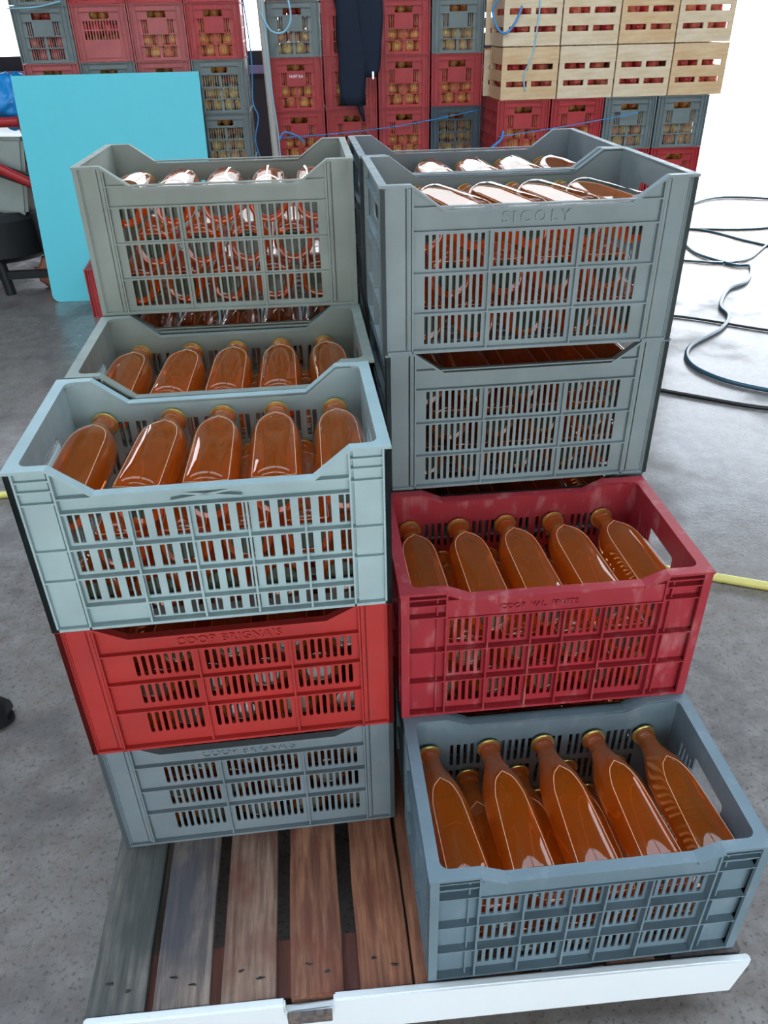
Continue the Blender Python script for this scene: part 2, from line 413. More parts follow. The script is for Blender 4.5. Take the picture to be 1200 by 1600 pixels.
    if t in ('P', 'D'):
        g = .014
        for (x, sx) in ((e2, 1), (L-e2, -1)):
            for (y, sy) in ((yb, 1), (W-yb, -1)):
                arc = [(x, y)] + [(x+sx*g*(1-math.sin(a)), y+sy*g*(1-math.cos(a))) for a in [PI/2*k/4 for k in range(5)]]
                b.prism(arc, H-rt, H, 'z')
        for x0 in (0, L-.002):
            for i in range(7): b.box(x0, x0+.002, .03+i*.042, .033+i*.042, H-.012, H-.001)
    d['rim'] = b.mesh('rim', m)
    base = plate(rect(rec, L-rec, rec, W-rec), [rect(x, x+.03, y, y+.02) for x in [.04+.045*i for i in range(10)] for y in [.035+.037*j for j in range(7)]], .004, 'base')
    base.transform(Matrix(((1,0,0,0),(0,0,1,0),(0,1,0,0),(0,0,0,1)))); base.transform(Matrix.Translation((0,0,.001)))
    d['base'] = setmat(base, m)
    CM[key] = d
    return d
def crate(x, y, z, yaw, t, mat, label, group=None, lettering=None, name='bottle_crate'):
    r = empty(name, (x, y, z), yaw); tag(r, label, 'crate', group)
    d = crate_meshes(t, mat)
    fp = link('front_panel', d['panel'], r); link('back_panel', d['panel'], r, (L, W, 0), (0, 0, PI))
    link('end_panel', d['end'], r); link('end_panel', d['end'], r, (L, W, 0), (0, 0, PI))
    link('side_ribs', d['ribs'], r); link('side_ribs', d['ribs'], r, (L, W, 0), (0, 0, PI))
    link('end_ribs', d['end_ribs'], r); link('end_ribs', d['end_ribs'], r, (L, W, 0), (0, 0, PI))
    for k in ('post_l', 'post_r'):
        link('corner_post', d[k], r); link('corner_post', d[k], r, (L, W, 0), (0, 0, PI))
    link('rim', d['rim'], r); link('base', d['base'], r)
    if lettering:
        s_, size, xc, zc, sp, yy = lettering
        tm = setmat(text_mesh(s_, size, .0022, 'lettering', sp, .0002), M[mat])
        link('lettering', tm, fp, (xc, yy, zc))
    return r

# bottles -----------------------------------------------------------
def bez(pts, n=6):
    """smooth a profile with Catmull-Rom"""
    o = []
    for i in range(len(pts)-1):
        p0 = pts[max(i-1, 0)]; p1 = pts[i]; p2 = pts[i+1]; p3 = pts[min(i+2, len(pts)-1)]
        for k in range(n):
            t = k/n
            o.append(tuple(.5*((2*p1[j]) + (-p0[j]+p2[j])*t + (2*p0[j]-5*p1[j]+4*p2[j]-p3[j])*t*t + (-p0[j]+3*p1[j]-3*p2[j]+p3[j])*t**3) for j in (0, 1)))
    o.append(pts[-1]); return o
RB = .0435
def bottle_meshes(kind):
    if kind == 'tall':
        sh = bez([(.150,RB),(.185,.0395),(.215,.0300),(.240,.0215),(.258,.0195)], 5)
    else:
        sh = bez([(.166,RB),(.192,.0408),(.214,.0335),(.231,.0242),(.245,.0200),(.260,.0195)], 5)
    outer = [(.006,.018),(.0015,.030),(.0,.034),(.0015,.0385),(.006,.0422),(.012,RB)] + [(.05,RB),(.10,RB)] + sh + \
            [(.262,.0200),(.2635,.0222),(.268,.0226),(.273,.0222),(.2745,.0212),(.279,.0212)]
    g = MB().lathe(outer, 32)
    glass = g.mesh('glass_body', M['glass'], smooth=50)
    inner = [(.009,.014),(.0065,.028),(.0075,.036),(.012,.0398),(.02,.0402)] + [(.02+.013*i, .0402) for i in range(1, 9)] + \
            [(t, max(.0165, r-.0033)) for t, r in sh if t > .13] + [(.27,.0172),(.2745,.0172)]
    if kind == 'tall': lev = lambda t: .0235 + .055*t
    else: lev = lambda t: .0235 + .020*t
    j = MB().lathe(inner, 40, clampz=lev)
    bm = bmesh.new(); me = j.mesh('juice', M['juice'], smooth=38)
    cap = MB().lathe([(.2750,.0205),(.2750,.0222),(.2765,.0228),(.2785,.0228),(.2797,.0215),(.2797,.0)][:-1], 28).mesh('cap', M['cap'], smooth=40)
    punt = MB().lathe([(.0012,.0245),(-.0004,.0236),(-.0004,.0228),(.0016,.0212),(.0030,.0205),(.0045,.0150),(.0050,.006)], 28).mesh('base_disc', M['base_glass'], smooth=60)
    # pale tube standing for the bright glint along the liquid edge round the air pocket
    pts = []
    for t, r in inner:
        l = lev(t)
        if r > l+.0004 and t > .010: pts.append((math.sqrt(r*r-l*l), t, l))
    t1 = pts[-1]; loop = [(x, t, z+.0004) for x, t, z in pts] + [(0, t1[1]+.006, t1[2]+.0004)] + [(-x, t, z+.0004) for x, t, z in reversed(pts)] + [(0, .0095, lev(0)+.0004)]
    loop.append(loop[0])
    men = MB().tube(loop, .0008, 6, caps=False).mesh('edge_glint', M['meniscus_glint'], smooth=True)
    return glass, me, cap, men, punt
BM = {k: bottle_meshes(k) for k in ('tall', 'round')}
ORD = ['first', 'second', 'third', 'fourth', 'fifth']
def bottle(kind, loc, rz, label, group, tilt=0, knurl=True):
    r = empty('juice_bottle', loc); r.rotation_euler = (tilt, 0, rz); tag(r, label, 'bottle', group)
    g, j, c, k, pu = BM[kind]
    gb = link('glass_body', g, r); jo = link('juice', j, r); link('edge_glint', k, jo); link('base_disc', pu, gb); link('cap', c, r)
    return r
def fill(crate_obj, kind, phrase, top=None, rows=3, pitch=.0925, x0=None, lift=0, seed=0):
    rnd = random.Random(seed)
    g = 'juice bottles lying in the ' + phrase
    mw = crate_obj.matrix_basis if False else Matrix.Translation(crate_obj.location) @ Matrix.Rotation(crate_obj.rotation_euler.z, 4, 'Z')
    # three layers, five / four / five bottles, necks towards the back
    zl = [.0505, .0505+.0765, .0505+.153]
    for row in range(rows):
        n = 4 if row == 1 else 5
        span = pitch*(n-1)
        for i in range(n):
            bx = L/2 - span/2 + i*pitch + rnd.uniform(-.0012, .0012); cx = bx
            if row == 2 and top: bx, cx = top[i]
            yaw = -math.atan2(cx-bx, .22)
            z = zl[row] + (lift if row == 2 else 0); y = .0205 + rnd.uniform(0, .003)
            p = mw @ Vector((bx, y, z))
            rn = ['bottom', 'middle', 'top'][row]; pos = ['leftmost', 'second from left', 'third from left', 'fourth from left', 'rightmost'][i] if n == 5 else ['leftmost', 'second from left', 'third from left', 'rightmost'][i]
            bottle(kind, p, crate_obj.rotation_euler.z + yaw, f'juice bottle, {rn} row, {pos}, in the {phrase}', g)

P_ = .2815
cr = {}
def place(key, x, y, lvl, yaw, t, mat, label, **k):
    cr[key] = crate(x, y, lvl*P_, yaw, t, mat, label, **k)
place('D', -.004, -.189, 0, -.008, 'D', 'slate', 'open slate-grey crate of juice bottles standing lone at the pallet front', lettering=None)
place('K', .004, .141, 0, 0, 'T', 'grey', 'grey crate under the faded crimson crate, behind the lone front crate')
place('E', -.005, .129, 1, -.010, 'D', 'crimson', 'faded crimson crate with whitish scuffs, bottles showing, stepped above the front crate',
      lettering=('COOP  VAL  FRUITS', .0145, .235, .2345, 1.05, .0054))
for lv in (0,):
    place('r2_0', .008, .470, lv, 0, 'T', 'grey', 'lowest grey crate buried behind the crate under the crimson one')
place('L', .008, .465, 1, 0, 'N', 'steelgrey', 'grey crate just behind the faded crimson crate, mostly hidden')
place('F', .012, .457, 2, .006, 'T', 'grey', 'closely slatted grey crate behind the crimson crate, under the embossed one')
place('G', .006, .452, 3, -.002, 'T', 'grey', 'top grey crate with big embossed letters and four shining bottles',
      lettering=('SICOLY', .026, .262, .2155, 1.45, .0104))
for lv in range(3):
    place('r3_%d' % lv, .008, .797, lv, 0, 'T', 'grey', f'{["lowest", "second-level", "third-level"][lv]} buried grey crate beneath the rearmost dark-walled top crate')
place('H', .002, .779, 3, -.004, 'T', 'steelgrey', 'rearmost top crate, dark walled inside, behind the embossed-letter crate')
place('J', -.545, .126, 0, .010, 'N', 'steelgrey', 'grey crate on the bare planks, below the bright red crate',
      lettering=('COOP BRIGNAIS', .021, .262, .2225, 1.1, .0104))
place('I', -.545, .112, 1, .016, 'N', 'red', 'bright red crate between the pale blue-grey and the lowest grey crate',
      lettering=('COOP BRIGNAIS', .021, .262, .2225, 1.1, .0104))
place('C', -.545, .106, 2, .010, 'P', 'pale', 'pale blue-grey crate with paired slots and five large bottles showing')
for lv in range(2):
    place('l2_%d' % lv, -.540, .455, lv, 0, 'T', 'grey', f'{["lowest", "second-level"][lv]} grey crate buried behind the bright red stack')
place('A', -.537, .436, 2, .002, 'P', 'sage', 'sage grey crate half hidden behind the pale blue-grey crate')
for lv in range(2):
    place('l3_%d' % lv, -.538, .795, lv, 0, 'T', 'grey', f'{["lowest", "second-level"][lv]} grey crate buried under the turquoise-side top crate')
place('M', -.538, .772, 2, -.004, 'T', 'sage', 'sage crate directly under the top crate nearest the turquoise sheet')
place('B', -.538, .766, 3, -.014, 'W', 'sage', 'top sage grey crate with wide open slots before the turquoise sheet')
fill(cr['D'], 'tall', 'lone slate-grey front crate', top=[(.070,.050),(.172,.160),(.274,.262),(.378,.360),(.472,.456)], pitch=.096, seed=1)
fill(cr['K'], 'round', 'crate under the crimson one', seed=2)
fill(cr['E'], 'round', 'faded crimson crate', top=[(.064,.056),(.163,.154),(.261,.250),(.362,.348),(.462,.448)], pitch=.096, seed=3)
fill(cr['L'], 'round', 'hidden crate behind the crimson one', seed=4)
fill(cr['F'], 'round', 'closely slatted crate above the crimson', seed=5)
fill(cr['G'], 'round', 'top crate with embossed letters', top=[(.078,.060),(.168,.115),(.262,.210),(.354,.303),(.446,.398)], seed=6, lift=.004)
fill(cr['H'], 'round', 'rearmost dark-walled top crate', seed=7)
fill(cr['J'], 'round', 'lowest grey planks-side crate', seed=8)
fill(cr['I'], 'round', 'bright red crate', seed=9)
fill(cr['C'], 'round', 'pale blue-grey crate', top=[(.058,.066),(.163,.180),(.262,.268),(.360,.362),(.462,.464)], seed=10)
fill(cr['A'], 'round', 'half hidden sage crate', top=[(.060,.068),(.160,.172),(.258,.265),(.356,.358),(.462,.452)], seed=11)
fill(cr['M'], 'round', 'sage crate under the topmost sage one', seed=12)
fill(cr['B'], 'round', 'top wide-slotted sage crate', seed=13)

# ------------------------------------------------------------------ pallet
pl = empty('pallet', (0, 0, FZ)); tag(pl, 'weathered wooden pallet of spaced planks carrying the bottle crates', 'pallet')
PX0, PX1, PY0, PY1 = -.558, .535, -.178, 1.14
T_ = .022; zt = -FZ
planks = [(-.558,-.466,'plank_a'),(-.452,-.362,'plank_b'),(-.341,-.252,'plank_c'),(-.228,-.141,'plank_d'),(-.114,-.028,'plank_e'),(-.022,.05,'plank_e'),
          (.074,.160,'plank_c'),(.190,.275,'plank_b'),(.300,.385,'plank_c'),(.412,.535,'plank_b')]
rnd = random.Random(3)
for i, (a, b_, m) in enumerate(planks):
    s = MB(); N = 14; jit = [rnd.uniform(-.0016, .0016) for _ in range(2*N+2)]
    V = []; yf = PY0 - .02*(a-PX0)
    for k in range(N+1):
        y = yf + (PY1-yf)*k/N
        V += [(a+jit[k], y, zt-T_), (b_+jit[N+k], y, zt-T_), (b_+jit[N+k], y, zt-rnd.uniform(0,.0008)), (a+jit[k], y, zt-rnd.uniform(0,.0008))]
    F = [(0,1,2,3), tuple(4*N+q for q in (3,2,1,0))]
    for k in range(N):
        for q in range(4): F.append((4*k+q, 4*k+(q+1) % 4, 4*(k+1)+(q+1) % 4, 4*(k+1)+q))
    s.add(V, F)
    link('plank', s.mesh('plank', M[m], bevel=.0015), pl)
    nl = MB()
    for (nx, ny) in ((.03, .05), (.062, .035), (.045, .54)):
        nl.lathe([(zt-.004, .0024), (zt+.0006, .0024), (zt+.001, .001)], 8, 'z')
        for q in range(24): 
            v = nl.v[-24+q]; nl.v[-24+q] = (v[0]+a+nx+rnd.uniform(-.008,.008), v[1]+yf+ny, v[2])
    link('nail_heads', nl.mesh('nail_heads', M['dark']), pl)
for y in (PY0+.004, .42, PY1-.10):
    link('stringer_board', MB().box(PX0+.01, PX1-.01, y, y+.098, zt-T_-.022, zt-T_).mesh('stringer_board', M['stringer'], bevel=.0015), pl)
    for x in (PX0+.012, -.06, PX1-.112):
        link('block', MB().box(x, x+.10, y+.004, y+.092, .022, zt-T_-.022).mesh('block', M['block'], bevel=.002), pl)
for x in (PX0+.012, -.06, PX1-.112):
    link('skid', MB().box(x, x+.10, PY0+.01, PY1-.01, 0, .022).mesh('skid', M['block'], bevel=.0015), pl)
# white board along the front edge of the pallet, notched around one plank end
wbm = MB()
wbm.prism([(-.560,.002),(-.238,.004),(-.237,-.020),(-.160,-.016),(-.159,.006),(.480,.001),(.532,-.003),(.545,-.002),(.545,-.013),(.528,-.098),(-.552,-.098)], 0, .014)
wo = link('white_board', wbm.mesh('white_board', M['white'], bevel=.003), None, (0, -.2035, 0), (0, 0, -.022))
tag(wo, 'white painted board running along the front edge of the pallet', 'board')
link('wood_tongue', MB().box(-.2345,-.1625,-.014,-.006,-.030,-.004).mesh('wood_tongue', M['plank_b'], bevel=.001), pl, (0, -.2035+FZ*0, -FZ), (0, 0, -.022))

# ------------------------------------------------------------------ background crates with apples (end faces towards us)
bw, bd, bh = .318, .50, .283
BGM = {}
def bg_meshes(typ, mat):
    if (typ, mat) in BGM: return BGM[(typ, mat)]
    c = bw/2; m = M[mat]; d = {}
    if typ == 'plate':
        holes = [rect(c-.052, c+.052, .214, .246)]
        for s in (-1, 1):
            for i in range(3): x = c+s*(.062+i*.012); holes.append(rect(x-.003, x+.003, .136, .206))
        holes += slots([(.062, c-.003), (c+.003, bw-.062)], [(.078,.130),(.016,.071)], .0088, .0122)
    elif typ == 'wide':
        holes = [oval(c-.055, c+.055, .212, .246, .015)] + slots([(.062, bw-.062)], [(.162,.204),(.112,.156)], .010, .0165)
        if True: holes += slots([(.075, bw-.075)], [(.02,.10)], .004, .10)
    else:
        holes = [oval(c-.05, c+.05, .214, .244, .012)] + slots([(.05, c-.003), (c+.003, bw-.05)], [(.142,.200),(.078,.136),(.014,.072)], .0098, .0142)
    me = plate(rect(.002, bw-.002, 0, bh-.002), holes, .003, 'end_panel'); me.transform(Matrix.Translation((0,.012,0))); d['end'] = setmat(me, m)
    b = MB()
    for x in (.045, bw-.045): b.box(x-.002, x+.002, .001, .012, 0, bh-.004)
    for x in (.020, bw-.024): b.box(x, x+.004, .002, .012, 0, bh-.004)
    b.box(.001,.008,.001,.012,0,bh-.004).box(bw-.008,bw-.001,.001,.012,0,bh-.004)
    for z in (.250, .074, .132, .206)[:4 if typ != 'wide' else 1]: b.box(.045, bw-.045, .003, .012, z-.0015, z+.0015)
    if typ == 'plate': b.box(c-.056, c+.056, .004, .012, .134, .212)
    if typ == 'wide': b.box(.062, bw-.062, .007, .012, .02, .104)
    b.box(.002, bw-.002, .001, .012, 0, .005)
    d['ribs'] = b.mesh('end_ribs', m)
    sd_ = plate(rect(.012, bd-.012, 0, bh-.004), slots([(.05,.17),(.19,.31),(.33,.45)], [(.16,.22),(.09,.15),(.02,.08)], .009, .016), .003, 'side_panel')
    sd_.transform(Matrix(((0,1,0,.008),(1,0,0,0),(0,0,1,0),(0,0,0,1)))); sd_.flip_normals(); d['side'] = setmat(sd_, m)
    b = MB(); b.box(0,bw,0,.013,bh-.004,bh); b.box(0,bw,bd-.013,bd,bh-.004,bh); b.box(0,.011,.013,bd-.013,bh-.004,bh); b.box(bw-.011,bw,.013,bd-.013,bh-.004,bh)
    d['rim'] = b.mesh('rim', m)
    d['base'] = MB().box(.011,bw-.011,.015,bd-.015,.001,.005).mesh('base', m)
    BGM[(typ, mat)] = d; return d
def bg_crate(x, y, z, typ, mat, label, group, name='apple_crate', text=None, rz=0):
    r = empty(name, (x, y, z), rz); tag(r, label, 'crate', group); d = bg_meshes(typ, mat)
    e = link('end_panel', d['end'], r); link('end_panel', d['end'], r, (bw, bd, 0), (0,0,PI))
    link('end_ribs', d['ribs'], r); link('end_ribs', d['ribs'], r, (bw, bd, 0), (0,0,PI))
    link('side_panel', d['side'], r); link('side_panel', d['side'], r, (bw, bd, 0), (0,0,PI))
    link('rim', d['rim'], r); link('base', d['base'], r)
    if text: link('lettering', setmat(text_mesh(text, .020, .0004, 'lettering', 1.0, .0006), M['white']), e, (bw/2, .0035, .178))
    return r
def apple_mesh(mat):
    prof = []
    for k in range(11):
        a = PI*k/10; r = .036*math.sin(a)*(1+.06*math.cos(a)); z = -.034*math.cos(a)
        if k == 10: r, z = .0005, .024
        if k == 9: r, z = .012, .0315
        if k == 0: r, z = .001, -.029
        prof.append((z, r))
    b = MB().lathe(prof, 14, 'z')
    return b.mesh('apple', mat, smooth=True)
AM = [apple_mesh(m) for m in APP]
rnd = random.Random(11)
napple = 0
def apples(x, y, z, wdt, pal, label, group, zs, n=4, sp=.0725):
    global napple
    for zi, zz in enumerate(zs):
        off = .0 if zi % 2 == 0 else .018
        k = n if zi % 2 == 0 else n-1
        for i in range(k):
            o = link('apple', AM[rnd.choice(pal)], None, (x + wdt/2 + (i-(k-1)/2)*sp + rnd.uniform(-.001,.001), y+rnd.uniform(0,.004), z+zz),
                     (rnd.uniform(-.5,.5), rnd.uniform(-.5,.5), rnd.uniform(0,6)))
            tag(o, label % (['lower', 'middle', 'upper'][zi if len(zs) > 1 else 2], ['first', 'second', 'third', 'fourth'][i]), 'apple', group); napple += 1
def bgpallet(x0, x1, y0, y1, z1, label):
    r = empty('pallet', (x0, y0, FZ)); tag(r, label, 'pallet'); wd = x1-x0; dp = y1-y0; h = z1-FZ
    n = 9
    for i in range(n):
        a = i*(wd-.09)/(n-1); link('plank', MB().box(a, a+.09, 0, dp, h-.022, h).mesh('plank', M['plank_b']), r)
    for y in (0, dp/2-.05, dp-.1):
        link('stringer_board', MB().box(0, wd, y, y+.1, h-.044, h-.022).mesh('stringer_board', M['block']), r)
        for x in (0, wd/2-.05, wd-.1): link('block', MB().box(x, x+.1, y, y+.1, 0, h-.044).mesh('block', M['block']), r)
def heap_mesh(mat_a, mat_b, seed):
    rr = random.Random(seed); b = MB(); nA = []
    for lz in range(4):
        for ly in range(6):
            for lx in range(5):
                cx = .159+(lx-2)*.058; cyy = .128+ly*.062+(.01 if (lx+lz) % 2 else 0); cz = .042+lz*.065+(.006 if (lx+ly) % 2 else -.003)
                pr = [(-.034*math.cos(PI*k/6)+cz, .031*math.sin(PI*k/6)+.0005) for k in range(7)]
                n0 = len(b.v); b.lathe(pr, 9, 'z')
                for q in range(n0, len(b.v)): v = b.v[q]; b.v[q] = (v[0]+cx, v[1]+cyy, v[2])
                nA.append(rr.random())
    me = b.mesh('apples', mat_a, smooth=True, fix=False); me.materials.append(mat_b)
    per = len(me.polygons)//len(nA)
    for i, p in enumerate(me.polygons): p.material_index = int(nA[min(len(nA)-1, i//per)] > .6)
    return me
HEAP = {'y': heap_mesh(APP[0], APP[1], 1), 'r': heap_mesh(APP[2], APP[3], 2)}
RN = ['bottom', 'second', 'third', 'fourth', 'fifth', 'sixth']
CN = ['first', 'second', 'third', 'fourth']
BH = .285
def stack(x0, pitch, y, z0, colors, nm, appz, textat=None):
    for k, row in enumerate(colors):
        for i, (mat, typ) in enumerate(row):
            x = x0+i*pitch; z = z0+k*BH
            word = {'bgred': 'red', 'bgpink': 'faded pink-red', 'bggrey': 'grey', 'bgdark': 'dark blue-grey'}[mat]
            lab = f'{word} apple crate, {RN[k]} level, {CN[i]} column, {nm}'
            bg_crate(x, y, z, typ, mat, lab, 'apple crates in the ' + nm, text=('HUST S.A' if textat == (k, i) else None))
            if k >= 1:
                ho = link('apples', HEAP['r' if typ == 'plate' and (k, i) in ((4, 0),) else 'y'], None, (x, y, z))
                tag(ho, f'apples heaped in the {RN[k]} level {CN[i]} column crate, {nm}', 'apples', kind='stuff')
            if (k, i) in appz:
                pal, zs = appz[(k, i)]
                apples(x, y+.054, z, bw, pal, f'{"red" if pal[0] > 1 else "yellow"} apple, %s row, %s, {RN[k]}-level {CN[i]}-column crate, {nm}',
                       f'apples in {RN[k]} level {CN[i]} column crate, {nm}', zs)
R_, K_, G_, D_ = 'bgred', 'bgpink', 'bggrey', 'bgdark'
full = [.041, .104, .167]; YE = [0, 1, 0]; RE = [2, 3]; MX = [0, 1, 1]
# stack behind the turquoise sheet
cols = [[(R_,'plate'),(G_,'open'),(R_,'plate'),(G_,'open')]]*2 + [[(G_,'plate'),(R_,'plate'),(G_,'plate'),(G_,'open')],
        [(K_,'plate'),(G_,'open'),(K_,'open'),(G_,'open')], [(G_,'plate'),(K_,'wide'),(K_,'plate'),(R_,'plate')], [(G_,'plate'),(R_,'plate'),(R_,'plate'),(R_,'plate')]]
az = {(4,0):(RE, full),(4,1):(RE,[.167]),(4,2):(MX, full),(4,3):(YE, full),(3,3):(YE, full[:2]),(2,3):(YE, full[:2])}
stack(-1.652, .3215, 4.55, .03, cols, 'stack behind the turquoise sheet', az)
bgpallet(-1.66, -.36, 4.55, 5.6, .03, 'pallet under the stack behind the turquoise sheet')
# middle stack
cols = [[(R_,'plate')]*4]*2 + [[(R_,'plate'),(R_,'plate'),(R_,'plate'),(D_,'open')], [(R_,'plate')]*4, [(G_,'plate'),(R_,'plate'),(R_,'plate'),(G_,'plate')], [(R_,'plate')]*4]
az = {(4,0):(YE,full),(4,2):(YE,full[:2]),(4,3):(YE,full[:2]),(3,0):(YE,full),(3,1):(YE,full),(3,2):(YE,full),(3,3):(YE,full[:2]),
      (2,0):(YE,full),(2,1):(YE,full),(2,2):(YE,full),(2,3):(YE,full[:1])}
stack(-.232, .3285, 4.55, .03, cols, 'stack hung with dark trousers', az, textat=(3,0))
bgpallet(-.24, 1.08, 4.55, 5.6, .03, 'pallet under the stack hung with dark trousers')
# right stack: three levels of plastic, two of wood
cols = [[(G_,'plate')]*4, [(R_,'plate')]*4, [(R_,'plate'),(R_,'plate'),(G_,'plate'),(G_,'plate')]]
az = {(2,0):(YE,full),(2,1):(YE,full),(2,2):(MX,full),(2,3):(MX,full),(1,3):(MX,[.167])}
RX, RY, RZ0 = 1.094, 4.2, .080
stack(RX, .3275, RY, RZ0, cols, 'stack under the wooden boxes', az)
bgpallet(RX-.005, RX+1.31, RY, RY+1.0, RZ0, 'pallet under the stack below the wooden boxes')
def wood_box(x, y, z, wd, hh, mat, label, rz=0, dep=.30):
    r = empty('wooden_box', (x, y, z), rz); tag(r, label, 'box', 'wooden fruit boxes on the plastic crates'); m = M[mat]
    bl = [(0,.255),(.355,.575),(.68,1.0)]
    for (a, b_) in bl:
        for yy in (0, dep-.008):
            link('board', MB().box(.0, wd, yy, yy+.008, a*hh, b_*hh-.001).mesh('board', m, bevel=.0015), r)
        for xx in (.002, wd-.009):
            link('side_board', MB().box(xx, xx+.007, .009, dep-.009, a*hh, b_*hh-.003).mesh('side_board', m), r)
    for (xx, ww) in ((.0005, .030), (wd/2-.013, .026), (wd-.0305, .030)):
        for yy in (.001, dep-.013):
            link('corner_post', MB().box(xx, xx+ww, yy, yy+.012, 0, hh-.002).mesh('corner_post', m), r)
    link('bottom_board', MB().box(.01, wd-.01, .022, dep-.022, .0, .006).mesh('bottom_board', m), r)
    return r
BC = ['bottom', 'top']
wz = RZ0+3*BH
for k in range(2):
    for i in range(4):
        x = RX + .010 + i*.340 + (0 if k else .003); wd = .332; hh = .268
        mat = 'poplar2' if (k, i) in ((0, 3), (1, 2), (0, 0)) else 'poplar'
        wood_box(x, RY, wz+k*.272, wd, hh, mat, f'{"pale" if mat=="poplar" else "tan"} wooden fruit box, {["lower", "upper"][k]} tier, {CN[i]} from the dark gap', rz=.0)
        apples(x, RY+.062, wz+k*.272, wd, [2, 2, 3], f'red apple, %s row, %s along, in the {["lower", "upper"][k]}-tier {CN[i]} wooden box', f'apples in the {["lower", "upper"][k]} {CN[i]} wooden box', [.082, .165], sp=.080)
        ho = link('apples', HEAP['r'], None, (x+.012, RY-.075, wz+k*.272-.004)); ho.scale = (.96, .8, .97)
        ho.location.y = RY+.005
        tag(ho, f'red apples heaped inside the {["lower", "upper"][k]}-tier {CN[i]} wooden box', 'apples', kind='stuff')
for k in range(2):
    x = RX - .017
    wood_box(x, RY+.34, wz+k*.272, .33, .25, 'poplar', f'wooden fruit box peeking out behind the first {["lower", "upper"][k]} box')
    apples(x, RY+.40, wz+k*.272, .33, [2, 3], f'red apple, %s row, %s along, in the {["lower", "upper"][k]} wooden box peeking out behind', f'apples in the {["lower", "upper"][k]} rear wooden box', [.080])

# ------------------------------------------------------------------ turquoise sheet leaning on the stack
pw, ph = 1.075, 1.275
sh = plate(oval(0, pw, 0, .2, .045, 5)[12:] + [(pw, ph), (0, ph)], [], .008, 'turquoise_sheet'); setmat(sh, M['turq'])
so = link('turquoise_sheet', sh, None, (-1.722, 4.285, FZ+.001), (-math.radians(9.5), 0, 0)); so.rotation_euler = (-math.radians(9.8), 0, -.02)
tag(so, 'large turquoise sheet with rounded corners leaning against crates', 'panel')

# small red crate standing on the floor by the sheet
bg_crate(-1.40, 3.93, FZ, 'plate', 'bgred', 'dark red crate standing on the floor before the turquoise sheet', None, name='floor_crate', rz=.05)

# ------------------------------------------------------------------ leaning pole, twines
def rope(name, pts, r, m, label, cat='string', n=6, grp=None):
    # Catmull-Rom smooth
    P = [Vector(p) for p in pts]; o = []
    for i in range(len(P)-1):
        p0, p1, p2, p3 = P[max(i-1,0)], P[i], P[i+1], P[min(i+2, len(P)-1)]
        for k in range(8):
            t = k/8; o.append(.5*((2*p1)+(-p0+p2)*t+(2*p0-5*p1+4*p2-p3)*t*t+(-p0+3*p1-3*p2+p3)*t**3))
    o.append(P[-1])
    ob = link(name, MB().tube(o, r, n).mesh(name, M[m], smooth=True)); tag(ob, label, cat, grp); return ob
pole = link('pole', MB().tube([(-.262,4.36,2.4),(-.216,4.36,FZ)], .021, 14).mesh('pole', M['pole'], smooth=40)); tag(pole, 'pale grey steel pole standing beside the trouser-hung stack', 'pole')
link('foot_plate', MB().box(-.28,-.15,4.30,4.43,FZ,FZ+.006).mesh('foot_plate', M['pole']), pole)
Yt = 4.30
rope('twine', [(-.20,4.335,.76),(-.12,4.50,.745),(.2,4.535,.755),(.6,4.535,.79),(1.06,4.535,.86)], .0035, 'twine', 'thin blue twine stretched across the trouser-hung stack')
rope('twine', [(-.20,4.33,.75),(-.17,4.33,.79),(-.10,4.34,.77),(-.05,4.36,.73)], .006, 'twine', 'blue knotted twine end tied on the pole')
rope('twine', [(-.25,4.33,1.7),(-.235,4.33,1.35),(-.225,4.33,1.05),(-.205,4.33,.78),(-.205,4.33,.5)], .004, 'twine2', 'pale blue twine running down along the pole')
rope('twine', [(-.25,4.32,1.40),(-.20,4.31,1.31),(-.13,4.31,1.30),(-.085,4.31,1.36),(-.095,4.31,1.47),(-.14,4.31,1.6)], .0055, 'twine2', 'pale blue twine loop hanging beside the pole')
rope('twine', [(1.13,4.34,1.65),(1.085,4.3,1.45),(1.05,4.25,1.37),(1.075,4.2,1.29),(1.12,4.185,1.275),(1.17,4.185,1.33),(1.20,4.19,1.40)], .0065, 'twine', 'bright blue twine loop hanging beside the wooden boxes')
rope('twine', [(1.30,4.19,1.5),(1.30,4.19,1.36),(1.285,4.19,1.2),(1.26,4.188,1.12),(1.235,4.188,1.06),(1.25,4.188,.98)], .0045, 'twine2', 'pale twine dangling over the first wooden boxes')
rope('twine', [(1.10,4.185,.745),(1.3,4.185,.765),(1.6,4.185,.80),(1.95,4.185,.85)], .003, 'twine', 'thin twine stretched over the crates under the wooden boxes')
rope('twine', [(1.13,4.18,.775),(1.12,4.18,.73),(1.06,4.18,.68),(1.03,4.18,.62),(1.05,4.18,.56)], .008, 'twine', 'blue knotted twine hanging at the corner under the wooden boxes')
rope('twine', [(-.36,4.53,1.62),(-.33,4.53,1.2),(-.345,4.53,.95),(-.32,4.50,.86),(-.35,4.50,.74),(-.33,4.52,.62)], .004, 'twine', 'blue twine tangle in the dark gap near the pole')
rope('twine', [(-1.66,4.54,1.44),(-1.5,4.54,1.445),(-1.36,4.54,1.47)], .004, 'twine2', 'pale twine across the crate above the turquoise sheet')

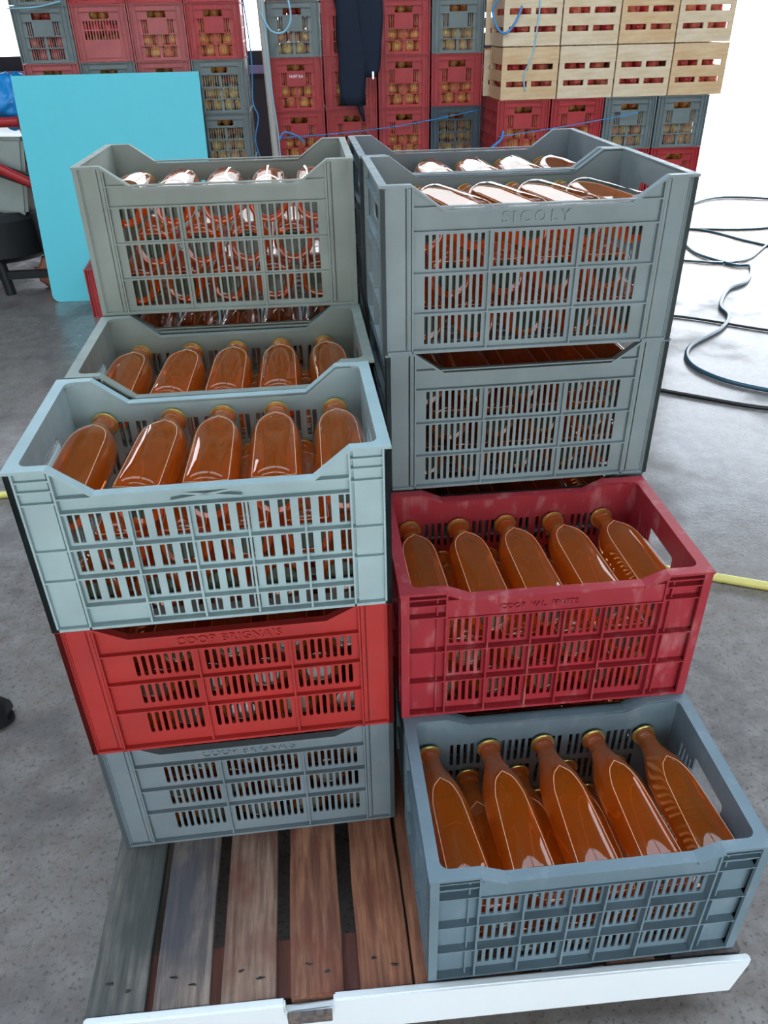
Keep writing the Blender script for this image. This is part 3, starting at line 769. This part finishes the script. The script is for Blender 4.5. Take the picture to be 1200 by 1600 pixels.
# ------------------------------------------------------------------ trousers hanging on the middle stack
tr = empty('trousers', (.26, 4.50, 1.62)); tag(tr, 'dark navy trousers hanging down over the red crates', 'trousers')
def leg(pts, rad, name, seed):
    rr = random.Random(seed); V = []; F = []; n = 20
    for i, (p, r) in enumerate(zip(pts, rad)):
        for k in range(n):
            a = 2*PI*k/n; f = 1+.16*math.sin(3*a+i*.7)+.10*math.sin(7*a+i*1.1+seed)+rr.uniform(-.02,.02)
            V.append((p[0]+r*f*math.cos(a), p[1]+r*.42*f*math.sin(a), p[2]))
    for i in range(len(pts)-1):
        for k in range(n): F.append((i*n+k, i*n+(k+1) % n, (i+1)*n+(k+1) % n, (i+1)*n+k))
    me = MB().add(V, F).mesh(name, M['cloth'], smooth=True); return me
z0t = 1.62
def seg(xs, zs, yy): return [(x-.26, yy, z-z0t) for x, z in zip(xs, zs)]
zz = [1.66,1.55,1.45,1.35,1.25,1.15,1.05,.97,.91]
o = link('long_leg', leg(seg([.265,.265,.265,.268,.27,.272,.268,.266,.268], zz, -.02), [.10,.10,.098,.095,.09,.085,.08,.078,.074], 'long_leg', 1), tr)
md = o.modifiers.new('s', 'SOLIDIFY'); md.thickness = .004
zz = [1.66,1.55,1.45,1.35,1.25,1.17,1.10,1.06]
o = link('short_leg', leg(seg([.345,.35,.36,.37,.375,.378,.38,.37], zz, -.03), [.09,.088,.078,.068,.06,.052,.045,.04], 'short_leg', 4), tr)
md = o.modifiers.new('s', 'SOLIDIFY'); md.thickness = .004
link('waist', MB().lathe([(-.02,.20),(.03,.205),(.07,.20)], 24, 'z', ax=(1,.25)).mesh('waist', M['cloth'], smooth=True), tr)
link('strap', MB().tube([(.02,-.03,-.66),(.045,-.035,-.72),(.065,-.035,-.80)], [.018,.017,.008], 8).mesh('strap', M['cloth'], smooth=True), tr)
link('zip_pull', MB().box(.118,.13,-.055,-.049,-.57,-.53).mesh('zip_pull', M['zip'], bevel=.002), tr)

# ------------------------------------------------------------------ hoses on the floor
HZ = FZ+.012
rope('hose', [(4.5,6.3,HZ),(3.9,6.6,HZ),(3.35,6.2,HZ),(2.95,5.4,HZ),(2.75,4.75,HZ),(2.85,4.35,HZ),(2.95,4.28,HZ),(2.75,3.95,HZ),(2.55,3.80,HZ),(2.35,3.50,HZ),(2.30,3.30,HZ),(2.15,3.10,HZ),(1.88,2.88,HZ),(1.78,2.68,HZ),(1.80,2.50,HZ),(1.92,2.33,HZ),(2.2,2.14,HZ),(2.6,1.98,HZ)], .011, 'hose', 'dark blue hose snaking in curves across the floor', 'hose', 10)
rope('hose', [(1.1,2.62,FZ+.009),(1.35,2.47,FZ+.009),(1.6,2.29,FZ+.009),(1.85,2.12,FZ+.009),(2.1,2.04,FZ+.009),(2.6,1.9,FZ+.009)], .009, 'black', 'black cable lying straight, meeting the curved blue hose', 'cable', 8)
rope('hose', [(1.4,3.6,FZ+.008),(1.99,3.38,FZ+.008),(2.4,3.06,FZ+.008),(2.9,2.7,FZ+.008)], .007, 'black', 'thin black cable crossing under the curved blue hose', 'cable', 8)
rope('hose', [(2.0,4.9,FZ+.010),(2.6,4.5,FZ+.010),(2.95,4.42,FZ+.010),(3.3,4.75,FZ+.010),(3.8,5.3,FZ+.010)], .009, 'hose', 'dark cable bending near the blue hose loop', 'cable', 8)
rope('hose', [(2.6,5.55,FZ+.008),(3.1,5.40,FZ+.008),(3.3,4.95,FZ+.008),(3.5,4.6,FZ+.008),(3.9,4.2,FZ+.008)], .009, 'hose', 'blue cable crossing the sunlit floor', 'cable', 8)
rope('hose', [(2.6,5.62,FZ+.008),(3.4,5.35,FZ+.008),(4.0,5.40,FZ+.008),(4.6,5.3,FZ+.008)], .009, 'hose', 'blue cable farthest out on the sunlit floor', 'cable', 8)
rope('hose', [(-2.6,1.62,FZ+.013),(-1.6,1.74,FZ+.013),(-1.2,1.78,FZ+.013),(-.6,1.55,FZ+.013),(0,1.30,FZ+.013),(.55,1.20,FZ+.013),(.80,1.08,FZ+.013),(1.00,.995,FZ+.013),(1.25,.88,FZ+.013),(1.7,.66,FZ+.013)], .0135, 'yellow', 'pale yellow garden hose passing behind the pallet', 'hose', 12)

# ------------------------------------------------------------------ black rubber boot at the frame edge
bt = empty('rubber_boot', (-1.068, .64, FZ), 0); tag(bt, 'black rubber boot standing on the floor, toe towards the crates', 'boot')
def boot_upper():
    secs = [(.125,.002,.030,.045),(.10,.0,.043,.062),(.06,0,.047,.075),(.01,0,.045,.10)]
    V = []; F = []; n = 16
    rings = []
    for (x, y, hw, hh) in secs: rings.append([(x+0, y+hw*math.cos(a), .018+max(0, hh*math.sin(a))) for a in [2*PI*k/n for k in range(n)]])
    for zz_, cx, rx, ry in ((.11,-.06,.062,.048),(.15,-.075,.055,.05),(.25,-.08,.06,.056),(.33,-.08,.066,.06)):
        rings.append([(cx + rx*math.sin(a)*1.0, ry*math.cos(a), zz_ + (.03*math.sin(a) if zz_ < .12 else 0)) for a in [2*PI*k/n for k in range(n)]])
    for r in rings: V += r
    for i in range(len(rings)-1):
        for k in range(n): F.append((i*n+k, i*n+(k+1) % n, (i+1)*n+(k+1) % n, (i+1)*n+k))
    F.append(tuple(range(n)))
    return MB().add(V, F)
bo = link('upper', boot_upper().mesh('upper', M['black'], smooth=60), bt)
hm = MB().lathe([(.018,.052),(.06,.058),(.11,.056),(.15,.052)], 16, 'z', ax=(1,.85)); hm.v = [(v[0]-.08, v[1], v[2]) for v in hm.v]
link('heel_counter', hm.mesh('heel_counter', M['black'], smooth=60), bt)
sole = [(.135*math.cos(a) if math.cos(a) > 0 else .145*math.cos(a), .052*math.sin(a)*(1 if math.cos(a) > 0 else .85)) for a in [2*PI*k/28 for k in range(28)]]
link('sole', MB().prism(sole, 0, .020, 'z').mesh('sole', M['black'], bevel=.003), bt)

# ------------------------------------------------------------------ pressing machine at the far left
mc = empty('fruit_hopper', (-2.25, 4.80, FZ)); tag(mc, 'steel fruit hopper machine with red tube frame and dark legs', 'machine')
g0 = 0
tank = MB().add([(-.55,-.25,.62),(.42,-.25,.30+.18),(.42,.35,.48),(-.55,.35,.62),(-.55,-.25,.98),(.50,-.25,.93),(.50,.35,.93),(-.55,.35,.98)],
                [(0,3,2,1),(4,5,6,7),(0,1,5,4),(1,2,6,5),(2,3,7,6),(3,0,4,7)])
link('hopper', tank.mesh('hopper', M['tank'], bevel=.02), mc)
link('lower_tank', MB().lathe([(.20,.30),(.24,.36),(.46,.38),(.50,.34)], 28, 'z').mesh('lower_tank', M['dark'], smooth=40), mc, (.12, 0, 0))
link('frame', MB().tube([(-.6,-.30,1.02),(.52,-.30,1.02)], .028, 10).tube([(-.6,.38,1.02),(.52,.38,1.02)], .028, 10).tube([(.52,-.30,1.02),(.52,.38,1.02)], .025, 10).mesh('frame', M['redsteel'], smooth=40), mc)
link('brace', MB().tube([(-.25,-.32,1.10),(.62,-.32,.62)], .030, 12).mesh('brace', M['redsteel'], smooth=40), mc)
link('brace', MB().tube([(.52,-.30,1.02),(.60,-.30,.66)], .018, 8).mesh('brace', M['redsteel'], smooth=40), mc)
link('chain_guard', MB().prism([(-.35,1.08),(.56,.70),(.56,.62),(-.35,1.0)], -.29, -.262).mesh('chain_guard', M['dark'], bevel=.006), mc)
for (x, y) in ((-.3,-.28),(.16,-.28),(.46,-.22),(-.3,.33),(.46,.33)):
    link('leg', MB().tube([(x,y,.5),(x+.04,y,.0)], .034, 10).mesh('leg', M['dark'], smooth=40), mc)
link('cross_bar', MB().box(-.32,.5,-.30,-.26,.10,.15).mesh('cross_bar', M['dark'], bevel=.004), mc)
link('motor', MB().lathe([(-.2,.08),(-.18,.10),(.1,.10),(.12,.06)], 20, 'y').mesh('motor', M['dark'], smooth=40), mc, (.02, -.05, .22))
# blue bag on it
bb = bpy.data.meshes.new('plastic_bag'); bm = bmesh.new(); bmesh.ops.create_icosphere(bm, subdivisions=4, radius=1)
from mathutils import noise as mnoise
for v in bm.verts:
    n = mnoise.fractal(v.co*1.6, 1, 2, 4) + .5*abs(mnoise.fractal(v.co*4.5, 1, 2, 4)); v.co = Vector((v.co.x*.12, v.co.y*.11, v.co.z*(.15 if v.co.z > 0 else .12)))*(1+.35*n)
    if v.co.z < -.03: v.co.x *= 1.35
bm.to_mesh(bb); bm.free(); bb.materials.append(M['bag']); bb.polygons.foreach_set('use_smooth', [True]*len(bb.polygons))
bo = link('plastic_bag', bb, None, (-1.80, 4.70, .96)); tag(bo, 'crumpled bright blue plastic bag lying on the red-framed machine', 'bag')
rg = bpy.data.meshes.new('rag'); bm = bmesh.new(); bmesh.ops.create_icosphere(bm, subdivisions=3, radius=1)
for v in bm.verts:
    n = mnoise.fractal(v.co*2.2+Vector((5,1,2)), 1, 2, 4) + .9*mnoise.noise(v.co*6); v.co = Vector((v.co.x*.09, v.co.y*.07, v.co.z*.10+.09))*(1+.25*n); v.co.z = max(v.co.z, 0)
bm.to_mesh(rg); bm.free(); rg.materials.append(M['peach']); rg.polygons.foreach_set('use_smooth', [True]*len(rg.polygons))
ro = link('rag', rg, None, (-1.80, 4.66, FZ)); tag(ro, 'crumpled terracotta rag on the floor at the machine foot', 'rag')
print('apples', napple)
